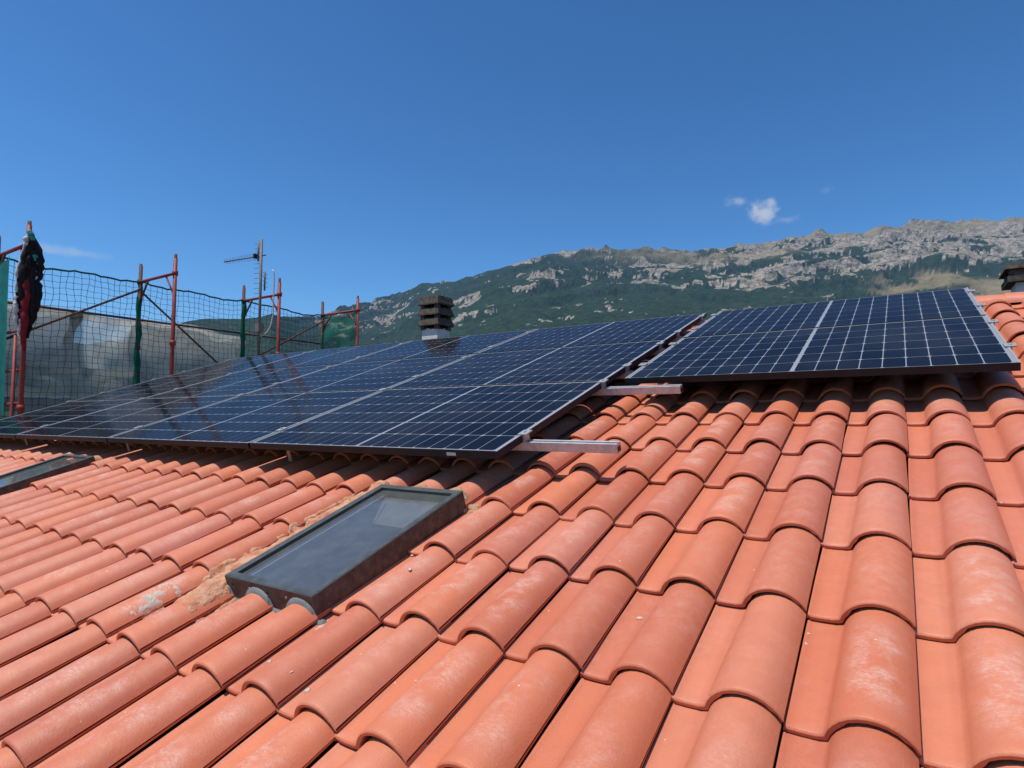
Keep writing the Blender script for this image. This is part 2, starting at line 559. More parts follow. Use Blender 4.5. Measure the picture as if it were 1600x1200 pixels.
def build_terrain():
    sky_px = [(-900, 560), (-500, 556), (-200, 552), (0, 548), (90, 542), (180, 534), (240, 520), (290, 503), (335, 497), (380, 500), (430, 492),
              (480, 498), (505, 491), (530, 481), (547, 475), (565, 474), (595, 468), (620, 458), (650, 447), (690, 440), (720, 436),
              (760, 424), (800, 413), (840, 403), (862, 394), (900, 390), (940, 387), (975, 390), (1015, 386), (1060, 391), (1100, 389),
              (1150, 384), (1200, 378), (1250, 370), (1300, 361), (1335, 366), (1380, 355), (1420, 345), (1455, 340), (1490, 344),
              (1545, 344), (1600, 338), (1750, 330), (2000, 345), (2400, 380), (3200, 430)]
    az, el, pxs = [], [], []
    for (x, y) in sky_px:
        d = ray(x, y)
        az.append(math.atan2(d.x, d.y))
        el.append(d.z / math.hypot(d.x, d.y))
        pxs.append(x)
    NA, NR = 1500, 210
    A = np.linspace(az[0], az[-1], NA)
    E = np.interp(A, az, el)
    PX = np.interp(A, az, pxs)
    jag = (fbm(A * 55, A * 0 + 3.3, oct=5, seed=4, gain=.6) - .5)
    E = E + jag * 0.012
    rc = 3300 + 500 * np.sin(A * 5 + 1) + 260 * np.sin(A * 13)
    rc = np.where(PX < 520, 2300 + 1200 * sstep(260 - PX, 0, 260), rc)
    kern = np.ones(121) / 121
    rc = np.convolve(np.pad(rc, 60, mode='edge'), kern, 'valid')
    r0 = 650.0
    S = np.concatenate([np.linspace(0, 1, 170), 1 + np.linspace(0, 1, NR - 170 + 1)[1:] ** 1.5 * 0.6])
    Rr = r0 + (rc[None, :] - r0) * S[:, None]
    X = CAM.x + Rr * np.sin(A)[None, :]
    Y = CAM.y + Rr * np.cos(A)[None, :]
    Sg = np.repeat(S[:, None], NA, 1)
    up = np.clip(Sg, 0, 1) ** 1.30
    over = np.clip(Sg - 1, 0, None)
    prof = up - over * 0.9
    big = fbm(X / 900, Y / 900, oct=6, seed=21, gain=.52, ridged=True) - .55
    mid = fbm(X / 260, Y / 260, oct=5, seed=33, gain=.55, ridged=True) - .5
    small = fbm(X / 70, Y / 70, oct=4, seed=51, gain=.55) - .5
    amp = np.clip(Sg * 1.5, 0, 1)
    prof = prof + amp * (big * .20 + mid * .075 + small * .016)
    # cliff ledges
    led = prof * 9 + (fbm(X / 500, Y / 500, oct=4, seed=71) - .5) * 3.0
    stp = (np.floor(led) + sstep(led - np.floor(led), .45, .85)) / 9 - led / 9
    prof = prof + stp * .38 * sstep(Sg, .35, .6)
    ratio = (prof / Rr).max(0)
    H = E / ratio
    kern = np.ones(31) / 31
    H = np.convolve(np.pad(H, 15, mode='edge'), kern, 'valid')
    Z = CAM.z + prof * H[None, :]
    Z = np.where(Sg < .02, GZ - 2 + (Z - GZ) * sstep(Sg, 0, .02) * .0, Z)
    Z[:2, :] = GZ - 12
    EL = (Z - CAM.z) / Rr
    T = EL / E[None, :]
    Tv = T
    P = np.repeat(PX[None, :], NR, 0)
    # cover: rock against forest
    n1 = fbm(X / 130, Y / 130, Z / 55, oct=6, seed=91, gain=.66)
    n2 = fbm(X / 700, Y / 700, Z / 160, oct=4, seed=95, gain=.5)
    n3 = fbm(X / 34, Y / 34, Z / 22, oct=4, seed=97, gain=.65)

    def bump(x, c, wd):
        return np.exp(-((x - c) / wd) ** 2)
    tp = (Tv - .60) / .40
    bias = -.262 - .060 * (1 - sstep(P, 1050, 1230))
    bias += .24 * sstep(tp, .92, 1.0) * sstep(P, 600, 700)
    bias += .11 * bump(tp, .55 + .0004 * (P - 700), .11) * sstep(P, 535, 590) * (1 - sstep(P, 860, 980))
    bias += .07 * bump(P, 925, 75) * bump(tp, .68, .25)
    bias += .13 * bump(tp, .76, .07) * sstep(P, 960, 1020) * (1 - sstep(P, 1080, 1180))
    bias += .16 * bump(tp, .50, .09) * sstep(P, 965, 1030) * (1 - sstep(P, 1330, 1420))
    bias += .31 * sstep(tp, .76, .88) * sstep(P, 1080, 1220)
    bias += .33 * sstep(tp, .44, .60) * sstep(P, 1230, 1360)
    bias += .12 * sstep(tp, -.2, .3) * sstep(P, 1080, 1200) * (1 - sstep(P, 1260, 1320))
    nz_ = .5 + (n1 - .5) * 1.5 + (n2 - .5) * .45 + (n3 - .5) * .9
    rock = sstep(nz_ + bias, .40, .50)
    rock *= sstep(P, 420, 560) * .96 + .04
    dry = sstep(P, 1320, 1400) * sstep(tp + (n2 - .5) * .8, .28, .18) * sstep(n1, .38, .46)
    dry = np.maximum(dry, .8 * sstep(tp, .72, .9) * sstep(n2 + (n3 - .5) * .4, .44, .58) * sstep(P, 820, 1100))
    lightg = sstep(n2 + (n1 - .5) * .5, .50, .66) * sstep(.62 - Tv, 0, .12)
    verts = np.stack([X, Y, Z], -1).reshape(-1, 3)
    ii, jj = np.meshgrid(np.arange(NR - 1), np.arange(NA - 1), indexing='ij')
    a = ii * NA + jj
    faces = np.stack([a, a + 1, a + NA + 1, a + NA], -1).reshape(-1, 4)
    me = bpy.data.meshes.new('mountain')
    me.vertices.add(len(verts))
    me.vertices.foreach_set('co', verts.ravel())
    me.loops.add(faces.size)
    me.loops.foreach_set('vertex_index', faces.ravel())
    me.polygons.add(len(faces))
    me.polygons.foreach_set('loop_start', np.arange(0, faces.size, 4))
    me.polygons.foreach_set('loop_total', np.full(len(faces), 4))
    me.update(calc_edges=True)
    me.polygons.foreach_set('use_smooth', np.zeros(len(faces), bool))
    at = me.color_attributes.new('cover', 'FLOAT_COLOR', 'POINT')
    colr = np.stack([rock, dry, lightg, np.ones_like(rock)], -1).reshape(-1, 4)
    at.data.foreach_set('color', colr.ravel())
    mt, nt, p = material('mountain_cover')
    ca = nt.new('ShaderNodeVertexColor', layer_name='cover')
    sp = nt.new('ShaderNodeSeparateColor')
    nt.link(ca.outputs[0], sp.inputs[0])
    pos = nt.new('ShaderNodeNewGeometry').outputs['Position']
    f1 = nt.ramp(nt.noise(pos, 0.05, 5.0, 0.65), .3, .7)
    forest = nt.mix(f1, (0.014, 0.032, 0.021), (0.036, 0.058, 0.032))
    forest = nt.mix(nt.math('MULTIPLY', sp.outputs[2], .7), forest, (0.062, 0.085, 0.030))
    r1 = nt.ramp(nt.noise(pos, 0.06, 8.0, 0.85), .42, .58)
    rockc = nt.mix(r1, (0.40, 0.345, 0.275), (0.18, 0.150, 0.117))
    dryc = nt.mix(nt.ramp(nt.noise(pos, 0.02, 5.0, .6), .35, .65), (0.25, 0.20, 0.115), (0.17, 0.145, 0.08))
    n = nt.noise(pos, 0.10, 6.0, 0.8)
    shrub = nt.ramp(nt.noise(pos, 0.035, 7.0, 0.8), .50, .57)
    rockc = nt.mix(nt.math('MULTIPLY', shrub, .75), rockc, (0.060, 0.068, 0.042))
    rk = nt.ramp(nt.math('ADD', sp.outputs[0], nt.math('MULTIPLY', nt.math('SUBTRACT', n, .5), 1.7)), .35, .62)
    c = nt.mix(nt.math('MULTIPLY', sp.outputs[1], .9), nt.mix(rk, forest, rockc), dryc)
    nt.link(c, p.inputs['Base Color'])
    p.inputs['Roughness'].default_value = 1.0
    p.inputs['Specular IOR Level'].default_value = 0.0
    b = nt.new('ShaderNodeBump')
    b.inputs['Strength'].default_value = 0.7
    b.inputs['Distance'].default_value = 12.0
    nt.link(nt.noise(pos, 0.06, 5.0, 0.7), b.inputs['Height'])
    nt.link(b.outputs[0], p.inputs['Normal'])
    me.materials.append(mt)
    o = link('mountain', me)
    tag(o, 'long limestone mountain with dark forest slopes behind the solar panels', 'mountain', kind='structure')
    # valley floor
    gm = MB()
    N = 96
    pts = [(CAM.x, CAM.y, GZ)] + [(CAM.x + 9000 * math.cos(2 * math.pi * k / N), CAM.y + 9000 * math.sin(2 * math.pi * k / N), GZ) for k in range(N)]
    gm.add(pts, [(0, 1 + k, 1 + (k + 1) % N) for k in range(N)])
    mg = plain('valley_ground', (0.085, 0.095, 0.04), 1.0, spec=0, scale=.02, col2=(0.17, 0.14, 0.075))
    tag(gm.build('ground', mg), 'dry green valley floor below the house', 'ground', kind='structure')
    return float(Z.max())


ZTOP = build_terrain()

# ------------------------------------------------------------------ house and tiles
BASE = Vector((-3.8, 2.0, GZ))
TB = Matrix.Translation(-BASE)
V_LOW, V_RIDGE = -1.95, 4.72
U_L, U_R = -8.80, 3.2
house = empty('house', Matrix.Translation(BASE))
tag(house, 'house with terracotta tiled roof carrying the solar panels and skylights', 'house')


def rooflocal(mb):
    """roof coordinates (u,v,h) -> house-local"""
    mb.v = [tuple(W(*p) - BASE) for p in mb.v]
    return mb


# skylight openings on the slope: u0,u1,v0,v1
SKYL = [(-2.004, -1.538, -0.052, 0.738), (-5.525, -5.050, 0.02, 0.815)]
SKYCOLS = [(-8, -7), (-24, -23)]

# roof slab with the two openings cut out, back slope and walls
mb = MB()
us = sorted({U_L, U_R} | {k for s in SKYL for k in s[:2]})
vs_ = sorted({V_LOW, V_RIDGE} | {k for s in SKYL for k in s[2:]})
for i in range(len(us) - 1):
    for j in range(len(vs_) - 1):
        uc, vc = (us[i] + us[i + 1]) / 2, (vs_[j] + vs_[j + 1]) / 2
        if any(s[0] < uc < s[1] and s[2] < vc < s[3] for s in SKYL):
            continue
        q = [(us[i], vs_[j]), (us[i + 1], vs_[j]), (us[i + 1], vs_[j + 1]), (us[i], vs_[j + 1])]
        mb.add([(a, b, -.05) for a, b in q], [(0, 1, 2, 3)])
        mb.add([(a, b, -.17) for a, b in q], [(3, 2, 1, 0)])
mb.add([(U_L, V_LOW, -.05), (U_R, V_LOW, -.05), (U_R, V_LOW, -.17), (U_L, V_LOW, -.17)], [(0, 3, 2, 1)])
mb.add([(U_L, V_LOW, -.05), (U_L, V_RIDGE, -.05), (U_L, V_RIDGE, -.17), (U_L, V_LOW, -.17)], [(0, 1, 2, 3)])
mb.add([(U_R, V_LOW, -.05), (U_R, V_RIDGE, -.05), (U_R, V_RIDGE, -.17), (U_R, V_LOW, -.17)], [(0, 3, 2, 1)])
rooflocal(mb)
rp = W(0, V_RIDGE, -.05)
y2 = rp.y * 2 - W(0, V_LOW, -.05).y
z2 = W(0, V_LOW, -.05).z
back = [Vector((U_L, rp.y, rp.z)), Vector((U_R, rp.y, rp.z)), Vector((U_R, y2, z2)), Vector((U_L, y2, z2))]
mb.add([p - BASE for p in back], [(3, 2, 1, 0), ])
roof = mb.build('roof', M_DECK, house)

wl = MB()
yf, zb = W(0, V_LOW + .5, -.2).y, GZ
yb = y2 - .5
zf = W(0, V_LOW + .5, -.2).z
zr = W(0, V_RIDGE, -.2).z
for x0 in (U_L + .25, U_R - .25):
    pts = [(x0, yf, zb), (x0, yb, zb), (x0, yb, zf), (x0, rp.y, zr), (x0, yf, zf)]
    wl.add([Vector(p) - BASE for p in pts], [(0, 1, 2, 3, 4)])
for y in (yf, yb):
    pts = [(U_L + .25, y, zb), (U_R - .25, y, zb), (U_R - .25, y, zf), (U_L + .25, y, zf)]
    wl.add([Vector(p) - BASE for p in pts], [(0, 1, 2, 3)])
wl.build('wall', M_PLASTER, house)

# --- one tile
TLEN = 0.435
STEP = 0.017
TH = 0.0135


def tile_geo(seed=0, cut=None):
    rr = random.Random(seed)
    wob = rr.uniform(-.0015, .0015)
    Lt = TLEN if cut is None else cut

    def profile(y):
        k = y / TLEN
        xl = .071 + .009 * k
        xr = TW + .0115 - .004 * k
        hp = .0640 - .006 * k + wob
        a = (xr - xl) / 2
        hp2 = hp - .002
        Rr = (a * a + hp2 * hp2) / (2 * hp2)
        xc = (xl + xr) / 2
        th = math.asin(min(1, a / Rr)) if hp2 <= a else math.pi - math.asin(a / Rr)
        th_r = math.acos((Rr - hp2 + .0165) / Rr)      # the overlapping edge stops short of the next flat
        FLT = -.0095
        pts = [(0.0, FLT - .004), (.0015, FLT + .0030), (.0050, FLT + .0034), (.0085, FLT + .0002), (.030, FLT - .0006), (xl - .014, FLT), (xl - .004, FLT + .0024)]
        for q in range(13):
            t = -th + (th + th_r) * (q + .30) / 12.30
            pts.append((xc + Rr * math.sin(t), FLT + hp2 - Rr + Rr * math.cos(t)))
        return pts
    ys = [0.0, .0022, .0065, .020, Lt * .5, Lt]
    drop = [-.0055, -.0014, 0, 0, 0, 0]
    V, F, UV = [], [], []
    n = len(profile(0))
    for y, d in zip(ys, drop):
        for (x, h) in profile(y):
            V.append((x, y, h + d - STEP * y / TL))
            UV.append((x, y))
    for i in range(len(ys) - 1):
        for k in range(n - 1):
            F.append((i * n + k, i * n + k + 1, (i + 1) * n + k + 1, (i + 1) * n + k))
    sm = [True] * len(F)
    # front face and underside
    b = len(V)
    p0 = profile(0)
    for (x, h) in p0:
        V.append((x, 0, h - .0055)); UV.append((x, -.002))
    for (x, h) in p0:
        xi = x + (.006 if x < .1 and x > .06 else 0)
        V.append((xi if x < .2 else x - .004, .0012, h - TH if x < .2 or h > .03 else h - TH * .6)); UV.append((x, -.010))
    for (x, h) in p0:
        V.append((x if x < .2 else x - .004, .10, h - TH - .004)); UV.append((x, -.02))
    for k in range(n - 1):
        F.append((b + k, b + n + k, b + n + k + 1, b + k + 1)); sm.append(False)
        F.append((b + n + k, b + 2 * n + k, b + 2 * n + k + 1, b + n + k + 1)); sm.append(True)
    # right edge of the roll
    e = len(V)
    for y in (0.0, Lt):
        x, h = profile(y)[-1]
        dz = -STEP * y / TL - (.0055 if y == 0 else 0)
        V.append((x, y, h + dz)); UV.append((x, y))
        V.append((x - .0010, y, h + dz - .0065)); UV.append((x + .01, y))
    F.append((e, e + 1, e + 3, e + 2)); sm.append(False)
    # upper end face
    e = len(V)
    pe = profile(Lt)
    for (x, h) in pe:
        V.append((x, Lt, h - STEP * Lt / TL)); UV.append((x, Lt))
    for (x, h) in pe:
        V.append((x, Lt, h - TH - STEP * Lt / TL)); UV.append((x, Lt + .01))
    for k in range(n - 1):
        F.append((e + k, e + k + 1, e + n + k + 1, e + n + k)); sm.append(False)
    return V, F, UV, sm


def tile_mesh(name, V, F, UV, sm):
    me = bpy.data.meshes.new(name)
    me.from_pydata(V, [], F)
    me.polygons.foreach_set('use_smooth', sm)
    ul = me.uv_layers.new(name='tile')
    idx = np.zeros(len(me.loops), np.int32)
    me.loops.foreach_get('vertex_index', idx)
    ul.data.foreach_set('uv', np.asarray(UV)[idx].ravel())
    me.materials.append(M_TILE)
    me.update()
    return me


VAR = [tile_geo(i) for i in range(5)]
VARM = [tile_mesh('tile', *g) for g in VAR]
VARC = [tile_geo(i, TL + .004) for i in range(5)]
VARCM = [tile_mesh('tile', *g) for g in VARC]


def under_panel(u, v):
    return (-8.30 < u < -1.55 and 1.15 < v < 4.2) or (-1.6 < u < .30 and 2.35 < v < 4.2)


tiles = []
rt = random.Random(3)
C0, C1 = -39, 14
for r in range(-5, 13):
    for c in range(C0, C1):
        if r in (0, 1) and any(c in s for s in SKYCOLS):
            continue
        u, v = (c - 1) * TW, r * TL
        M_ = ROOF @ Matrix.Translation((u + rt.uniform(-.0025, .0025), v + rt.uniform(-.006, .006), rt.uniform(-.0014, .0022))) \
            @ Matrix.Rotation(rt.uniform(-.011, .011), 4, 'Z') @ Matrix.Rotation(rt.uniform(-.009, .009), 4, 'Y')
        if r == 12:
            M_ = M_ @ Matrix.Diagonal((1, .74, 1, 1))       # last course is cut under the ridge
        p = W(u + .11, v + .18, .02) - CAM
        z = p.dot(AZ)
        cut = (r == -1 and any(c in s for s in SKYCOLS)) or r == 12
        score = -1
        if z > .2:
            px, py = 800 + FPX * p.dot(AX) / z, 600 + FPX * p.dot(AY) / z
            mg = FPX * .25 / z
            if -mg < px < 1600 + mg and -mg < py < 1200 + mg and not under_panel(u + .11, v + .18):
                score = 1 / z
        tiles.append((score, rt.randrange(5), M_, cut))
tiles.sort(key=lambda t: -t[0])
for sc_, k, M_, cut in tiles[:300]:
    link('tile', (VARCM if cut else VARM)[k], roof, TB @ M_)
V, F, UV, SM = [], [], [], []
arrs = [(np.array(g[0]), g) for g in VAR]
for sc_, k, M_, cut in tiles[300:]:
    g = VARC[k] if cut else VAR[k]
    A_ = np.array(TB @ M_)
    P_ = np.array(g[0]) @ A_[:3, :3].T + A_[:3, 3]
    b = len(V)
    V += P_.tolist()
    F += [tuple(b + i for i in f) for f in g[1]]
    UV += g[2]
    SM += g[3]
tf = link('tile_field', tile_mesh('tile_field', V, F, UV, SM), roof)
tag(tf, kind='stuff')

# ridge tiles
rm = []
for sd in range(2):
    b_ = MB()
    N = 12
    rowsr = []
    for (x, rr_) in ((0, .115), (.01, .118), (.40, .104)):
        rowsr.append([(x, rr_ * math.cos(math.pi * k / N), rr_ * math.sin(math.pi * k / N) * .8) for k in range(N + 1)])
    vv = [p for q in rowsr for p in q]
    ff = [(i * (N + 1) + k, i * (N + 1) + k + 1, (i + 1) * (N + 1) + k + 1, (i + 1) * (N + 1) + k) for i in range(2) for k in range(N)]
    n0 = len(vv)
    vv += rowsr[0] + [(p[0], p[1] * .88, p[2] * .88) for p in rowsr[0]]
    ff += [(n0 + k, n0 + N + 1 + k, n0 + N + 2 + k, n0 + k + 1) for k in range(N)]
    rm.append(tile_mesh('ridge_tile', vv, ff, [(p[0] * .5, p[1] + .1) for p in vv], [True] * (2 * N) + [False] * N))
u = U_L
while u < U_R - .3:
    p = W(u, V_RIDGE - .01, -.035)
    link('ridge_tile', rm[rt.randrange(2)], roof, TB @ Matrix.Translation(p) @ Matrix.Rotation(rt.uniform(-.01, .01), 4, 'Z'))
    u += .35


# mortar lies on the tiles: a patch that follows their surface and dives under it where it thins out
PROF0 = [(x, h) for (x, y, h) in VAR[0][0][2 * 20:3 * 20]]
PX_ = [q[0] for q in PROF0]
PH_ = [q[1] for q in PROF0]


def tile_surf(u, v):
    x = u % TW
    y = v % TL
    return np.interp(x, PX_, PH_) - STEP * y / TL


def patch(u0, u1, v0, v1, thick, step, seed, mat, name, rough=.012, scale=26.):
    nu, nv = max(4, int((u1 - u0) / step)), max(4, int((v1 - v0) / step))
    uu, vv = np.linspace(u0, u1, nu), np.linspace(v0, v1, nv)
    U, V2 = np.meshgrid(uu, vv, indexing='ij')
    A, B = (U - u0) / (u1 - u0), (V2 - v0) / (v1 - v0)
    n = fbm(U * scale, V2 * scale, oct=5, seed=seed, gain=.6) - .5
    edge = np.minimum(np.minimum(A, 1 - A) * (u1 - u0), np.minimum(B, 1 - B) * (v1 - v0))
    t = thick(A, B) + n * rough * 2 - .03 * (1 - sstep(edge, 0, .012))
    Hh = tile_surf(U, V2) + t
    mb_ = MB()
    pts = [(U[i, j], V2[i, j], Hh[i, j]) for i in range(nu) for j in range(nv)]
    fs = [(i * nv + j, (i + 1) * nv + j, (i + 1) * nv + j + 1, i * nv + j + 1) for i in range(nu - 1) for j in range(nv - 1)
          if max(t[i, j], t[i + 1, j], t[i + 1, j + 1], t[i, j + 1]) > -.004]
    mb_.add(pts, fs, 0, True)
    rooflocal(mb_)
    return mb_.build(name, mat, roof)


for (k, s) in enumerate(SKYL):
    st_ = .006 if k == 0 else .012
    # bedding along the long side, thick against the frame
    patch(s[0] - .215, s[0] + .012, s[2] - .03, s[3] + .05, lambda A, B: -.0045 + .020 * A, st_, 11 + k * 7, M_MORTAR, 'mortar_bed', .017)
    # heap at the lower corner
    patch(s[0] - .17, s[0] + .05, s[2] - .16, s[2] + .10, lambda A, B: .014 - .030 * np.hypot(A - .62, B - .55), st_, 17 + k * 7, M_MORTAR, 'mortar_bed', .014)
    # bedding under the course above
    patch(s[0] - .05, s[1] + .07, s[3] - .03, s[3] + .085, lambda A, B: .010 - .026 * np.abs(B - .30), st_, 23 + k * 7, M_MORTAR2, 'mortar_bed', .010)
    # thin lime smears
    for q, (du, dv, lu, lv) in enumerate([(-.13, .36, .09, .24), (-.20, .12, .10, .16), (-.11, .58, .09, .16), (-.30, -.25, .15, .20)]):
        patch(s[0] + du, s[0] + du + lu, s[2] + dv, s[2] + dv + lv, lambda A, B: -.0030 - .008 * np.hypot(A - .5, B - .5), st_ * .7, 31 + k * 9 + q, M_LIME, 'lime_smear', .0065, 34.)
    patch(s[1] - .01, s[1] + .07, s[2] - .08, s[2] + .06, lambda A, B: .001 - .010 * np.hypot(A - .4, B - .5), st_ * .7, 47 + k, M_LIME, 'lime_smear', .007, 40.)

# small crumbs of mortar left lying on the tiles
crumbs = [(1000, 966, .014), (480, 1079, .012), (421, 1034, .010), (1039, 1157, .006), (1262, 990, .007), (1258, 1006, .007), (455, 1050, .006),
          (640, 890, .010), (644, 868, .010), (1076, 680, .006)]
for (px, py, s) in crumbs:
    d = ray(px, py)
    n_ = R3 @ Vector((0, 0, 1))
    hgt = .0
    Ri = R3.transposed()
    for _ in range(6):
        t = (hgt - (CAM.dot(n_))) / d.dot(n_)
        pw = CAM + d * t
        rl = Ri @ pw
        hgt = .5 * hgt + .5 * float(tile_surf(rl.x, rl.y))
    t = (hgt - (CAM.dot(n_))) / d.dot(n_)
    pw = CAM + d * t
    bm = bmesh.new()
    bmesh.ops.create_icosphere(bm, subdivisions=1, radius=s * .8)
    for v in bm.verts:
        v.co *= rt.uniform(.65, 1.25)
        v.co.z *= .45
    me = bpy.data.meshes.new('mortar_crumb')
    bm.to_mesh(me)
    bm.free()
    me.materials.append(M_LIME)
    link('mortar_crumb', me, roof, TB @ Matrix.Translation(pw) @ ROOF)


# ------------------------------------------------------------------ skylights (parts of the house)
def skylight(s, label):
    u0, u1, v0, v1 = s
    hb, ht = -.03, .068
    f = MB()
    t = .026
    bw = .030
    # four frame bars: sides (mat 0) and top faces (mat 1) with an inner bevel
    oc = [(u0, v0), (u1, v0), (u1, v1), (u0, v1)]
    ic = [(u0 + bw, v0 + bw), (u1 - bw, v0 + bw), (u1 - bw, v1 - bw), (u0 + bw, v1 - bw)]
    ins = [(u0 + .004, v0 + .004), (u1 - .004, v0 + .004), (u1 - .004, v1 - .004), (u0 + .004, v1 - .004)]
    for i in range(4):
        j = (i + 1) % 4
        f.add([(*oc[i], hb), (*oc[j], hb), (*oc[j], ht - .004), (*oc[i], ht - .004)], [(0, 1, 2, 3)], 0)
        f.add([(*oc[i], ht - .004), (*oc[j], ht - .004), (*ins[j], ht), (*ins[i], ht)], [(0, 1, 2, 3)], 1)
        f.add([(*ins[i], ht), (*ins[j], ht), (*ic[j], ht - .003), (*ic[i], ht - .003)], [(0, 1, 2, 3)], 1)
        f.add([(*ic[i], ht - .003), (*ic[j], ht - .003), (*ic[j], ht - .05), (*ic[i], ht - .05)], [(0, 1, 2, 3)], 0)
    rooflocal(f)
    sk = f.build('skylight', [M_SKYL, M_SKYT], house)
    tag(sk, label)
    g = MB()
    g.add([(*c, ht - .016) for c in ic], [(0, 1, 2, 3)])
    rooflocal(g).build('pane', M_GLASS, sk)
    sh = MB()
    dz = -.42
    lo = [(ic[0][0] + .035, ic[0][1] + .02), (ic[1][0] - .01, ic[1][1] + .02), (ic[2][0] - .01, ic[2][1] - .13), (ic[3][0] + .035, ic[3][1] - .13)]  # upper end wall leans inward so the sun strikes it
    top, mid_ = ht - .05, -.045
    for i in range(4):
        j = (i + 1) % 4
        sh.add([(*ic[i], top), (*ic[j], top), (*lo[j], mid_), (*lo[i], mid_)], [(0, 1, 2, 3)], 0 if i in (2,) else 1)  # one lining: upper wall painted as lit, the others as shaded
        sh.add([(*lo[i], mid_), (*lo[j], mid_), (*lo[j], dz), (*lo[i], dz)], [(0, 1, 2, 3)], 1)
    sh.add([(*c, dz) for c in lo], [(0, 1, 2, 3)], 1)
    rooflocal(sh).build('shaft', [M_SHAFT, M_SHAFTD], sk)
    # glazing bead seen along the long side
    bd = MB()
    bd.box((u0 + bw + .030, (v0 + v1) / 2, ht - .030), (.005, v1 - v0 - .12, .005))
    rooflocal(bd).build('glazing_bead', M_WHITE, sk)
    # lead apron in front and little brackets on the side
    fl = patch(u0 - .004, u1 + .03, v0 - .020, v0 + .02, lambda A, B: .005 + .012 * B, .006, 77, M_LEAD, 'flashing', .002, 60.)
    fl.parent = sk
    for q in range(5):
        sc = MB()
        x = u0 + (u1 - u0) * (.08 + .21 * q)
        sc.tube([(x, v0 - .0025, ht - .03), (x, v0 + .001, ht - .03)], .0045, 6)
        rooflocal(sc).build('screw', M_STEEL if q % 2 else M_FRAME, sk)
    return sk


skylight(SKYL[0], 'metal-framed skylight ringed by sandy mortar, beneath the array corner with the bare rail ends')
skylight(SKYL[1], 'flat skylight farther along the roof, towards the scaffold')


# ------------------------------------------------------------------ chimneys (parts of the house)
def chimney(u, v, wd, dp, zbase, ztop, label, style):
    c = W(u, v, 0)
    k = MB()

    def lb(x, y, z, sx, sy, sz, mi=0, taper=1.0):
        k.box(Vector((c.x + x, c.y + y, z)) - BASE, (sx, sy, sz), None, mi, taper)
    zr0 = c.z - .4
    lb(0, 0, (zr0 + zbase) / 2, wd * .98, dp * .98, zbase - zr0, 0, .90)
    ch = k.build('chimney', M_WHITE, house)
    tag(ch, label)
    if style == 0:
        n = 3
        hh = (ztop - .02 - zbase) / n
        for i in range(n):
            sl = MB()
            z0 = zbase + hh * i
            # flared louvre ring
            a0, a1 = wd * .60, wd * .53
            b0, b1 = dp * .60, dp * .53
            pts = []
            for (aa, bb, zz) in ((a0, b0, z0 + hh * .34), (a0, b0, z0 + hh * .46), (a1, b1, z0 + hh * 1.0), (a1 * .8, b1 * .8, z0 + hh * 1.0), (a0 * .84, b0 * .84, z0 + hh * .34)):
                pts += [Vector((c.x + sx * aa, c.y + sy * bb, zz)) - BASE for sx, sy in ((-1, -1), (1, -1), (1, 1), (-1, 1))]
            fs = []
            for lv in range(4):
                for q in range(4):
                    fs.append((lv * 4 + q, lv * 4 + (q + 1) % 4, lv * 4 + 4 + (q + 1) % 4, lv * 4 + 4 + q))
            fs += [(16 + q, 16 + (q + 1) % 4, (q + 1) % 4, q) for q in range(4)]
            sl.add(pts, fs)
            sl.build('louvre', M_CONC, ch)
            for sx in (-1, 1):
                for sy in (-1, 1):
                    po = MB()
                    po.box(Vector((c.x + sx * wd * .40, c.y + sy * dp * .40, z0 + hh * .22)) - BASE, (.06, .06, hh * .5))
                    po.build('post', M_CONC, ch)
        core = MB()
        core.box(Vector((c.x, c.y, (zbase + ztop) / 2)) - BASE, (wd * .55, dp * .55, ztop - zbase - .05))
        core.build('flue', plain('flue_black', (.012, .011, .010), .95, scale=10), ch)  # near-black core behind the louvres
        cp = MB()
        cp.box(Vector((c.x, c.y, ztop - .015)) - BASE, (wd * 1.10, dp * 1.10, .045), None, 0, .94)
        for q in range(5):
            cp.box(Vector((c.x - wd * .4 + q * wd * .2, c.y + rt.uniform(-.1, .1), ztop + .016)) - BASE, (.07, .06, .03), None, 0, .6)
        cp.build('cap', M_CONC, ch)
    else:
        cp = MB()
        cp.box(Vector((c.x, c.y, ztop)) - BASE, (wd * 1.35, dp * 1.35, .05), None, 0, .93)
        cp.build('cap', M_CONC, ch)
        ck = MB()
        ck.box(Vector((c.x, c.y, zbase + .015)) - BASE, (wd * 1.25, dp * 1.25, .05))
        ck.build('collar', M_CONC, ch)
        for sx in (-1, 1):
            for sy in (-1, 1):
                po = MB()
                po.box(Vector((c.x + sx * wd * .42, c.y + sy * dp * .42, (zbase + ztop) / 2 + .01)) - BASE, (.10, .10, ztop - zbase - .04))
                po.build('post', M_CONC, ch)


def zat(px, py, u, v):
    """height of the sight line through a pixel above a plan position"""
    c = W(u, v, 0)
    d = ray(px, py)
    dist = math.hypot(c.x - CAM.x, c.y - CAM.y)
    return CAM.z + d.z / math.hypot(d.x, d.y) * dist


def uat(px, v):
    y = W(0, v, 0).y
    d = ray(px, 520)
    return CAM.x + d.x / d.y * (y - CAM.y)


cu = uat(681, 5.55)
chimney(cu, 5.55, .315, .30, zat(681, 516, cu, 5.55), zat(681, 466, cu, 5.55), 'louvred dark concrete chimney on a white base behind the panels', 0)
cu2 = uat(1622, 5.9)
chimney(cu2, 5.9, .34, .34, zat(1603, 443, cu2, 5.9), zat(1603, 421, cu2, 5.9), 'low concrete chimney with flat slab cap beyond the small array', 1)

# ------------------------------------------------------------------ solar panels
PLEN, PWID, PH = 1.722, 1.134, 0.035
H_T = 0.190
GAP = 0.020


